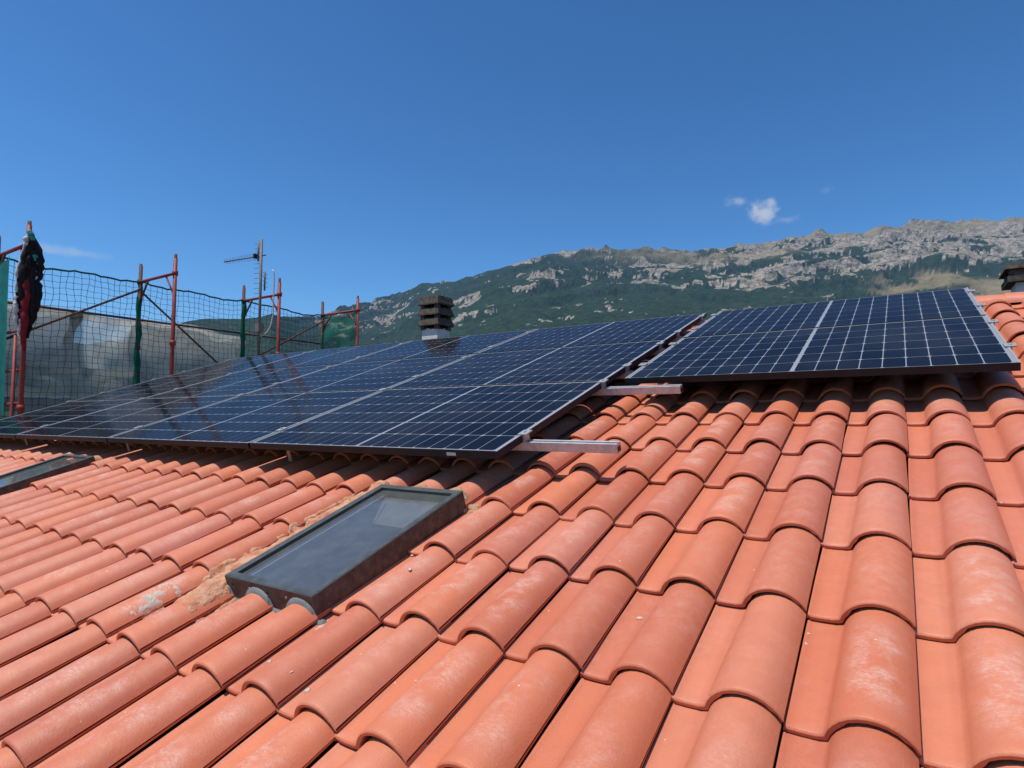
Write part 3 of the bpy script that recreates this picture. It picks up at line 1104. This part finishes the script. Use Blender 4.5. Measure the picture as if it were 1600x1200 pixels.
def cell_mesh():
    cw, chh, ch = .0880, .1775, .0085
    m_ = MB()
    x, y = cw / 2, chh / 2
    top = [(-x + ch, -y), (x - ch, -y), (x, -y + ch), (x, y - ch), (x - ch, y), (-x + ch, y), (-x, y - ch), (-x, -y + ch)]
    m_.add([(a, b, .0006) for a, b in top], [tuple(range(8))])
    m_.add([(a, b, .0006) for a, b in top] + [(a, b, 0) for a, b in top], [(k, 8 + k, 8 + (k + 1) % 8, (k + 1) % 8) for k in range(8)])
    return m_


CELLM = cell_mesh().mesh('cell', M_CELL)
FR = .0090


def cell_spots():
    out = []
    inner_u = PLEN - 2 * FR
    mgap = .016
    edge = .0135
    pu = (inner_u - mgap - 2 * edge) / 18
    pv = (PWID - 2 * FR - 2 * .008) / 6
    for half in (0, 1):
        base = FR + edge + half * (9 * pu + mgap)
        for i in range(9):
            for j in range(6):
                out.append((base + pu * (i + .5), FR + .008 + pv * (j + .5)))
    return out


SPOTS = cell_spots()


def panel_parts():
    f = MB()
    # frame: dark walls, bright top lip
    o = [(0, 0), (PLEN, 0), (PLEN, PWID), (0, PWID)]
    FV = .0045
    i_ = [(FR, FV), (PLEN - FR, FV), (PLEN - FR, PWID - FV), (FR, PWID - FV)]
    for a in range(4):
        b = (a + 1) % 4
        f.add([(*o[a], -PH), (*o[b], -PH), (*o[b], -.0015), (*o[a], -.0015)], [(0, 1, 2, 3)], 0)
        k_ = 1 if a in (1, 3) else 0
        f.add([(*o[a], -.0015), (*o[b], -.0015), (*o[b], 0), (*o[a], 0)], [(0, 1, 2, 3)], k_)
        f.add([(*o[a], 0), (*o[b], 0), (*i_[b], 0), (*i_[a], 0)], [(0, 1, 2, 3)], k_)
        f.add([(*i_[a], 0), (*i_[b], 0), (*i_[b], -.004), (*i_[a], -.004)], [(0, 1, 2, 3)], k_)
        # bottom flange
        k = .028
        fl = [(k, k), (PLEN - k, k), (PLEN - k, PWID - k), (k, PWID - k)]
        f.add([(*o[a], -PH), (*o[b], -PH), (*fl[b], -PH), (*fl[a], -PH)], [(3, 2, 1, 0)], 0)
    fm = f.mesh('frame', [M_FRAME, M_ALU])
    s = MB()
    s.add([(*c, -.0030) for c in i_], [(0, 1, 2, 3)])
    s.add([(*c, -.0070) for c in i_], [(3, 2, 1, 0)])
    sm_ = s.mesh('backsheet', M_SHEET)
    allc = MB()
    base = cell_mesh()
    for (x, y) in SPOTS:
        allc.add([(a + x, b + y, c - .0030) for a, b, c in base.v], base.f)
    am = allc.mesh('cell_field', M_CELL)
    jb = MB()
    jb.box((PLEN / 2, PWID / 2, -.018), (.10, .07, .02))
    return fm, sm_, am, jb.mesh('junction_box', M_FRAME)


PF, PS, PA, PJ = panel_parts()


def solar_panel(u, v, label, group, single):
    e = empty('solar_panel', ROOF @ Matrix.Translation((u, v, H_T)) @ Matrix.Rotation(rt.uniform(-.0012, .0012), 4, 'X') @ Matrix.Rotation(rt.uniform(-.0008, .0008), 4, 'Y'))
    tag(e, label, 'solar panel', group)
    link('frame', PF, e)
    link('backsheet', PS, e)
    link('junction_box', PJ, e)
    if single:
        for (x, y) in SPOTS:
            link('cell', CELLM, e, Matrix.Translation((x, y, -.0030)))
    else:
        tag(link('cell_field', PA, e), kind='stuff')
    return e


LU, LV = -1.432, 0.873
rown = ['lowest row', 'middle row', 'top row']
coln = ['beside the gap between the two arrays', 'second from the gap', 'third from the gap', 'at the scaffold end']
for c in range(4):
    for r in range(3):
        solar_panel(LU - PLEN - c * (PLEN + GAP), LV + r * (PWID + .008),
                    'blue solar panel, %s of the large array, %s' % (rown[r], coln[c]), 'panels of the large solar array', c < 2)
LOWCORNER = [o for o in COL.objects if o.name.startswith('solar_panel')][0]
sk_ = MB()
sk_.box((PLEN - .245, -.0008, -.020), (.052, .0012, .013))
sk_.build('sticker', M_WHITE, LOWCORNER)
RU, RV = -1.318, 2.040
solar_panel(RU, RV, 'lower panel of the separate two-panel array, above bare sunlit tiles', 'panels of the small solar array', True)
solar_panel(RU, RV + PWID + .008, 'upper panel of the separate two-panel array, towards the ridge', 'panels of the small solar array', True)


# mounting rails with clamps and roof hooks
def rail(u0, u1, v, label, seams, hooks):
    L = u1 - u0
    htop = H_T - PH - .001
    e = empty('mounting_rail', ROOF @ Matrix.Translation((u0, v, htop - .040)))
    tag(e, label, 'rail', 'aluminium rails under the panels')
    p = MB()
    # hollow extrusion profile, the shade inside it painted as dark faces
    hw = .020
    prof = [(-hw, 0), (hw, 0), (hw, .040), (.007, .040), (.007, .030), (-.007, .030), (-.007, .040), (-hw, .040)]
    n = len(prof)
    pts = [(0, a, b) for a, b in prof] + [(L, a, b) for a, b in prof]
    p.add(pts, [(k, (k + 1) % n, n + (k + 1) % n, n + k) for k in range(n)])
    inn = [(-hw + .003, .003), (hw - .003, .003), (hw - .003, .027), (-hw + .003, .027)]
    b = len(p.v)
    p.v += [(L - .0005, a, c) for a, c in inn] + [(L - .12, a, c) for a, c in inn]
    for k in range(4):
        p.f.append((b + k, b + (k + 1) % 4, b + 4 + (k + 1) % 4, b + 4 + k)); p.m.append(1); p.sm.append(False)
    p.f.append((b + 4, b + 5, b + 6, b + 7)); p.m.append(1); p.sm.append(False)
    # end ring
    p.add([(L, -hw, 0), (L, hw, 0), (L, hw, .040), (L, -hw, .040)] + [(L, a, c) for a, c in inn],
          [(0, 1, 5, 4), (1, 2, 6, 5), (2, 3, 7, 6), (3, 0, 4, 7)], 0)
    p.add([(L + .0003, a, c) for a, c in inn], [(0, 1, 2, 3)], 1)
    p.build('rail_bar', [M_ALUB, M_FRAME], e)
    for s in seams:
        c = MB()
        c.box((s - u0, 0, .040 + PH + .0035), (.044, .060, .006))
        c.box((s - u0, 0, .040 + PH / 2), (.012, .044, PH))
        c.tube([(s - u0, 0, .040 + PH + .004), (s - u0, 0, .040 + PH + .013)], .0075, 6)
        c.build('clamp', M_ALU, e)
    for s in hooks:
        h = MB()
        x = s - u0
        h.box((x, -.030, .010), (.030, .006, .060))
        h.box((x, -.060, -.022), (.030, .066, .006))
        h.box((x, -.092, -.052), (.030, .006, .064))
        h.box((x, -.010, -.084), (.030, .17, .006))
        h.build('roof_hook', M_STEEL, e)


Lseams = [LU + .004] + [LU - k * (PLEN + GAP) + GAP / 2 for k in (1, 2, 3)] + [LU - 4 * PLEN - 3 * GAP - .004]
Lend = LU - 4 * PLEN - 3 * GAP
hk = [-3.02, -4.95, -6.9]
for (v, ue, lab) in [(1.105, -0.985, 'aluminium rail jutting from the lowest panel row above a skylight'),
                     (1.985, -0.985, 'aluminium rail jutting out where the lowest and middle panel rows meet'),
                     (2.36, LU + .03, 'aluminium rail under the middle row of the large array, lower one'),
                     (3.00, LU + .03, 'aluminium rail under the middle row of the large array, upper one'),
                     (3.42, LU + .03, 'aluminium rail under the top row of the large array, lower one'),
                     (4.10, LU + .03, 'aluminium rail under the top row of the large array, upper one')]:
    rail(Lend - .06, ue, v, lab, Lseams, hk)
for (v, lab) in [(2.36, 'short rail under the lower panel of the small array, lower one'), (2.95, 'short rail under the lower panel of the small array, upper one'),
                 (3.50, 'short rail under the upper panel of the small array, lower one'), (4.10, 'short rail under the upper panel of the small array, upper one')]:
    rail(RU - .03, RU + PLEN + .010, v, lab, [RU - .004, RU + PLEN + .004], [RU + .12])

# ------------------------------------------------------------------ scaffold
UI, UO = -9.10, -10.15
YB = [CAM.y + 2.89 + 1.80 * k for k in range(-1, 4)]       # frame positions along the gable
ZT = CAM.z + 2.46
scaf = empty('scaffold', Matrix.Translation((UI, YB[1], GZ)))
tag(scaf, 'red tube scaffold standing along the gable beside the large array', 'scaffold')
SB = Vector((UI, YB[1], GZ))


def sbar(name, pts, r, mat, n=8, parent=None):
    b_ = MB()
    b_.tube([Vector(p) - SB for p in pts], r, n)
    return b_.build(name, mat, parent or scaf)


for k, y in enumerate(YB):
    for u in (UI, UO):
        lean = rt.uniform(-.012, .012)
        st = sbar('standard', [(u, y, GZ), (u + lean * .3, y, CAM.z + 1.0), (u + lean, y, ZT - .02 + rt.uniform(-.03, .03))], .029, M_RED if u == UI else M_RUST)
        for zc in (2.20, 1.15, .15, -.85, -1.85):
            cb = MB()
            cb.tube([Vector((u, y, CAM.z + zc - .035)) - SB, Vector((u, y, CAM.z + zc + .035)) - SB], .043, 8)
            cb.build('coupler', M_RUST if u == UO else M_RED, st)
        sbar('spigot', [(u + lean, y, ZT - .14), (u + lean, y, ZT + .03)], .022, M_RUST, 8, st)
    # frame heads with knee braces
    sbar('crossbar', [(UI, y, CAM.z + 2.20), (UO, y, CAM.z + 2.20)], .024, M_RED)
    sbar('crossbar', [(UI, y, CAM.z + .20), (UO, y, CAM.z + .20)], .024, M_RED)
    sbar('crossbar', [(UI, y, CAM.z - 1.80), (UO, y, CAM.z - 1.80)], .024, M_RED)
    sbar('knee_brace', [(UI, y, CAM.z + 1.86), (UI - .26, y, CAM.z + 2.19)], .014, M_RED)
    sbar('knee_brace', [(UO, y, CAM.z + 1.86), (UO + .26, y, CAM.z + 2.19)], .016, M_RUST)
for k in range(len(YB) - 1):
    y0, y1 = YB[k], YB[k + 1]
    zz = [(1.60, UO), (1.10, UO), (.62, UO), (-.3, UO)]
    for (z, u) in zz[:1] + zz[3:]:
        sbar('ledger', [(u - .035, y0, CAM.z + z), (u - .035, y1, CAM.z + z)], .019, M_RUST)
    # outer diagonals rise to every second frame
    if k % 2 == 1:
        sbar('diagonal_brace', [(UO + .03, y0, CAM.z + 1.02), (UO + .03, y1, CAM.z + 2.08)], .017, M_RUST)
    else:
        sbar('diagonal_brace', [(UO + .03, y0, CAM.z + 2.05), (UO + .03, y1, CAM.z + .62)], .017, M_RUST)
# near end: guard rails and inner ladder stile
sbar('guard_rail', [(UI, YB[1], CAM.z + .62), (UI - 1.0, YB[1], CAM.z + .62)], .017, M_RED)
sbar('guard_rail', [(UI, YB[1], CAM.z + 1.12), (UI - 1.0, YB[1], CAM.z + 1.12)], .017, M_RED)
sbar('ladder_stile', [(UI - .12, YB[1] - .05, CAM.z - 1.8), (UI - .12, YB[1] - .05, CAM.z + 1.05)], .020, M_RED)
# decks
for k in range(len(YB) - 1):
    for q in range(3):
        pk = MB()
        pk.box(Vector((UI - .20 - q * .33, (YB[k] + YB[k + 1]) / 2, CAM.z - 1.76)) - SB, (.30, 1.78, .05))
        pk.build('deck_board', M_PLANK, scaf)
tb = MB()
tb.box(Vector((UO - .08, (YB[0] + YB[1]) / 2 + .9, CAM.z + .22)) - SB, (.03, 2.6, .20))
tb.build('toe_board', M_PLANK, scaf)


# safety net of knotted cords
def cord_net():
    b_ = MB()
    y0, y1 = YB[0] + .2, YB[-1]
    mesh_ = .088
    z_lo = CAM.z - 1.2
    u = UO + .045

    def top(y):
        t = (y - YB[0]) / 1.8
        s = t - math.floor(t)
        return CAM.z + 2.20 - .10 * math.sin(math.pi * s) ** 1.0 * (.6 + .4 * math.sin(t * 7))
    ny = int((y1 - y0) / mesh_)
    nz = 38

    def pt(i, j):
        y = y0 + (y1 - y0) * i / ny
        zt = top(y)
        z = zt + (z_lo - zt) * j / nz
        wob = .010 * math.sin(i * 1.7 + j * .9) + .008 * math.sin(i * .53 - j * 1.3)
        bag = .05 * math.sin(y * 3.1) * math.sin(j / nz * math.pi)
        return Vector((u + bag, y + wob, z + .008 * math.sin(i * 2.3 + j)))
    for i in range(ny + 1):
        b_.tube([pt(i, j) for j in range(nz + 1)], .0036, 3, caps=False)
    for j in range(nz + 1):
        b_.tube([pt(i, j) for i in range(ny + 1)], .0036 if j else .014, 3 if j else 6, 0, caps=False)
    base = Vector((u, y0, z_lo))
    b_.v = [tuple(Vector(p) - base) for p in b_.v]
    n = b_.build('safety_net', M_NET, None, Matrix.Translation(base))
    tag(n, 'square-mesh dark green safety net stretched along the outer scaffold tubes', 'net')
    # net gathered round the outer standards
    for y in YB[1:-1]:
        g = MB()
        pts, rs = [], []
        for q in range(22):
            z = CAM.z + 2.20 - q * .135
            pts.append(Vector((UO + .01 * math.sin(q * 2.1), y + .012 * math.sin(q * 1.3), z)) - base)
            rs.append(.030 + .016 * (.5 + .5 * math.sin(q * 1.9 + y)) + .016 * sstep(np.array(q / 21.), .2, .8).item())
        g.tube(pts, rs, 9)
        g.build('gathered_net', M_NETG, n)


cord_net()


def drape(name, Ps, nu, nv, fun, mats, label, cat, matfun=None):
    """cloth grid: fun(a,b) -> world point"""
    b_ = MB()
    pts = [fun(i / (nu - 1), j / (nv - 1)) for i in range(nu) for j in range(nv)]
    base = Vector(Ps)
    fs = [(i * nv + j, (i + 1) * nv + j, (i + 1) * nv + j + 1, i * nv + j + 1) for i in range(nu - 1) for j in range(nv - 1)]
    b_.add([Vector(p) - base for p in pts], fs, 0, True)
    if matfun:
        b_.m = [matfun((q // (nv - 1)) / (nu - 1), (q % (nv - 1)) / (nv - 1)) for q in range(len(fs))]
    o = b_.build(name, mats, None, Matrix.Translation(base))
    if label:
        tag(o, label, cat)
    return o


# fine green net across the far end frame
yE = YB[-1] - .03


def fE(a, b):
    x = UO + (UI - UO) * a
    zt = CAM.z + 2.17 - .10 * math.sin(math.pi * a) + .05 * a
    z = zt + (CAM.z - .2 - zt) * b
    return (x, yE + .03 * math.sin(a * 9 + b * 14) + .03 * math.sin(b * 23 + 2 * a), z + .012 * math.sin(a * 20))


drape('debris_net', (UO, yE, CAM.z - .2), 20, 40, fE, [M_GREENN], 'fine bright green debris net closing the far end of the scaffold', 'net')


# grey dust sheet tied behind the net, sagging between ties
uS = UO - .16


def Yof(px, u):
    d = ray(px, 600)
    return CAM.y + d.y / d.x * (u - CAM.x)


yS0, yS1 = Yof(-60, uS), Yof(382, uS)
yA, yB2, yC = Yof(118, uS), Yof(150, uS), Yof(222, uS)


def fS(a, b):
    y = yS0 + (yS1 - yS0) * a
    zt = 1.62 + .03 * math.sin(a * 11) - .10 * sstep(np.array(a), .75, 1.).item()
    z = CAM.z + zt + (.34 + .05 * math.sin(y * 2.3) - zt) * b
    fold = .10 * math.sin(y * 5.3 + b * 2) * b + .04 * math.sin(y * 12 + 3 * math.sin(b * 4)) * (.3 + b) - .32 * math.sin(math.pi * b) * (.6 + .4 * math.sin(y * 2))
    return (uS + fold, y, z)


ds = drape('dust_sheet', (uS, yS0, CAM.z + .3), 120, 30, fS, [M_DUST, M_DUSTE], 'translucent grey dust sheet hung behind the square-mesh net', 'sheet',
           lambda a, b: 1 if b < .045 or b > .95 else 0)


def fold_panel(name, px0, px1, z0, z1, off, mat):
    q = MB()
    ya, yb = Yof(px0, uS), Yof(px1, uS)
    n, m2 = 24, 16
    for i in range(n):
        for j in range(m2):
            a, b = i / (n - 1), j / (m2 - 1)
            y = ya + (yb - ya) * a
            zb_ = z1 + .10 * math.sin(a * 5) - .05 * a
            q.v.append((off + .05 * math.sin(y * 9 + 2 * b) * (.3 + b) - .25 * math.sin(math.pi * b), y - yS0 - .03 * b, z0 - .3 + (zb_ - z0) * b))
    for i in range(n - 1):
        for j in range(m2 - 1):
            q.f.append((i * m2 + j, (i + 1) * m2 + j, (i + 1) * m2 + j + 1, i * m2 + j + 1))
            q.m.append(0)
            q.sm.append(True)
    return q.build(name, mat, ds)


fold_panel('overlapping_fold', -60, 120, 1.61, .75, -.05, M_DUST)
fold_panel('overlapping_fold', 205, 380, 1.56, .55, -.06, M_DUST)
fold_panel('bottom_fold', -60, 215, .78, .36, .04, M_DUST)
st = MB()  # doubled overlap of the sheet, its darkness painted as a separate strip
yy = Yof(115, uS)
n = 14
for i in range(n):
    for j in (0, 1):
        st.v.append((.02 + .03 * math.sin(i * .9) - .25 * math.sin(math.pi * i / 20), yy - yS0 + (j - .5) * (.15 - .08 * i / n + .03 * math.sin(i * 1.3)) - .05 * i / n, 1.30 - i * .070))
for i in range(n - 1):
    st.f.append((i * 2, i * 2 + 1, i * 2 + 3, i * 2 + 2)); st.m.append(0); st.sm.append(True)
st.build('doubled_strip', M_STRIP, ds)


# teal sheet on the near end
def fT(a, b):
    x = UI - .42 - .65 * a
    return (x, YB[1] - .06 + .03 * math.sin(a * 14) * (.4 + b), CAM.z + 2.12 - .1 * math.sin(math.pi * a) - b * 2.0)


drape('teal_sheet', (UI - .1, YB[1] - .06, CAM.z), 16, 20, fT, [M_TEALN], 'teal green sheet hung on the near scaffold frame beside the harness bundle', 'sheet')

# harness bundle hung on the near inner tube
hx, hy = UI, YB[1]
bd_ = empty('harness_bundle', Matrix.Translation((hx, hy, CAM.z + 1.1)))
tag(bd_, 'bundle of dark safety harness straps, red cloth and white rope on scaffold tube', 'harness')
HB = Vector((hx, hy, CAM.z + 1.1))
rb = random.Random(5)


def strand(name, mat, x0, x1, z0, z1, r, bulge, flat=1.0, seed=0):
    b_ = MB()
    q = random.Random(seed)
    pts, rs = [], []
    n = 16
    for i in range(n + 1):
        t = i / n
        x = x0 + (x1 - x0) * t + bulge * math.sin(math.pi * t) + q.uniform(-.014, .014)
        dep = .055 + q.uniform(-.02, .03) + .04 * math.sin(math.pi * t)
        x = x * .62 + .005
        pts.append(Vector((dep * .95 + x * .3, -dep * .3 + x * .95, z0 + (z1 - z0) * t - 1.1)))
        rs.append(r * (.55 + .6 * math.sin(math.pi * (t * .92 + .04)) + q.uniform(-.18, .22)))
    b_.tube(pts, rs, 8)
    b_.build(name, mat, bd_)


for q in range(15):
    x = rb.uniform(-.10, .12)
    zt = rb.uniform(1.95, 2.34)
    strand('dark_strap', M_BLACKC, x * .35, x * .8, zt, zt - rb.uniform(.55, 1.05), rb.uniform(.014, .034), x * rb.uniform(.6, 1.5), seed=20 + q)
for q in range(4):
    x = rb.uniform(-.08, .05)
    strand('red_cloth', M_REDC, x, x * .6 - .02, rb.uniform(1.75, 2.05), rb.uniform(.85, 1.15), rb.uniform(.022, .036), rb.uniform(-.04, .05), seed=50 + q)
for q, (x0, x1, z0, z1, r, bl) in enumerate([(-.05, -.13, 2.24, 1.30, .012, -.07), (-.12, -.08, 1.66, 1.02, .022, -.06), (-.10, -.13, 1.72, 1.22, .016, -.05),
                                             (.05, .09, 1.98, 1.55, .011, .06), (.0, -.03, 2.32, 2.12, .020, -.04), (-.07, -.06, 1.35, .92, .016, -.02), (.02, .06, 1.60, 1.42, .012, .03)]):
    strand('white_rope', M_WHITEC, x0, x1, z0, z1, r, bl, seed=70 + q)
strand('teal_cloth', M_TEALC, -.03, .03, 2.36, 2.20, .030, .02, seed=9)
strand('teal_cloth', M_TEALC, .06, .09, 2.14, 1.92, .026, .02, seed=10)

# ------------------------------------------------------------------ antenna
yAn = W(0, 4.95, 0).y
dA = ray(405, 520)
uAn = CAM.x + dA.x / dA.y * (yAn - CAM.y)
zA0 = W(0, 4.95, 0).z
distA = math.hypot(uAn - CAM.x, yAn - CAM.y)


def zA(py):
    d = ray(405, py)
    return CAM.z + d.z / math.hypot(d.x, d.y) * distA


ant = empty('tv_antenna', Matrix.Translation((uAn, yAn, zA0)))
tag(ant, 'television aerial on a galvanised mast near the ridge', 'antenna')
AB = Vector((uAn, yAn, zA0))
# image-left direction on plan
ltd = -(AX - Vector((0, 0, AX.z))).normalized()
dpd = Vector((-ltd.y, ltd.x, 0))


def abar(name, a, b, r, mat=M_GALV, n=6, parent=None):
    k = MB()
    k.tube([Vector(a) - AB, Vector(b) - AB], r, n)
    return k.build(name, mat, parent or ant)


P0 = Vector((uAn, yAn, 0))
abar('mast', P0 + Vector((0, 0, zA0 - .2)), P0 + Vector((0, 0, zA(373))), .022)
abar('mast_sleeve', P0 + ltd * .05 + Vector((0, 0, zA(408))), P0 + ltd * .05 + Vector((0, 0, zA(378))), .014)
zb_ = zA(400)
boom = abar('boom', P0 + ltd * .62 + Vector((0, 0, zb_ - .10)), P0 - ltd * .08 + Vector((0, 0, zb_ + .02)), .011)
for i in range(12):
    t = .06 + i * .048
    c = P0 + ltd * t + Vector((0, 0, zb_ + .02 - .12 * (t + .08) / .70))
    ln = .14 - .006 * i
    abar('element', c + dpd * ln + Vector((0, 0, .02)), c - dpd * ln + Vector((0, 0, -.02)), .0042, M_GALV, 4, boom)
kb = MB()
kb.box(P0 + ltd * .10 + Vector((0, 0, zb_ + .0)) - AB, (.05, .05, .07))
kb.build('junction_box', M_BLACKC, ant)
for py in (380, 387, 394, 404, 411, 418, 426, 434, 442, 450, 458):
    c = P0 + Vector((0, 0, zA(py)))
    abar('element', c + ltd * .13 - dpd * .05, c - ltd * .02, .0042, M_GALV, 4)
b2 = abar('boom', P0 - ltd * .07 + Vector((0, 0, zA(454))), P0 - ltd * .07 + Vector((0, 0, zA(424))), .014)
for py in (427, 433, 440, 447):
    c = P0 - ltd * .07 + Vector((0, 0, zA(py)))
    abar('element', c - dpd * .12, c + dpd * .12, .004, M_GALV, 4, b2)
kb = MB()
kb.box(P0 + ltd * .0 + Vector((0, 0, zA(512))) - AB, (.10, .10, .14))
kb.build('amplifier_box', plain('grey_box', (.20, .17, .14), .7, scale=20), ant)
cab = MB()
cl = []
for (px, py) in [(424, 421), (427, 425), (427.5, 440), (427, 470), (427, 492), (424, 508), (418, 519), (408, 526), (404, 515)]:
    s = (405 - px) / FPX * distA * .88
    cl.append(P0 + ltd * s + Vector((0, 0, zA(py))) - AB)
cab.tube(cl, .011, 6)
cab.build('cable', M_WHITEC, ant)

# ------------------------------------------------------------------ haze
hz = MB()
Rz = 6800
hz.box((CAM.x, CAM.y, (GZ - 14 + ZTOP + 60) / 2), (2 * Rz, 2 * Rz, ZTOP + 60 - GZ + 14))
mh = bpy.data.materials.new('valley_haze')
mh.use_nodes = True
nh = NT(mh.node_tree)
nh.n.remove(nh.n['Principled BSDF'])
pv = nh.new('ShaderNodeVolumePrincipled')
pv.inputs['Color'].default_value = (0.36, 0.62, 1.0, 1)
pv.inputs['Density'].default_value = 0.000068
pv.inputs['Anisotropy'].default_value = 0.2
nh.link(pv.outputs[0], nh.n['Material Output'].inputs['Volume'])
ho = hz.build('haze', mh)
tag(ho, 'thin blue summer haze over the valley', 'haze', kind='stuff')
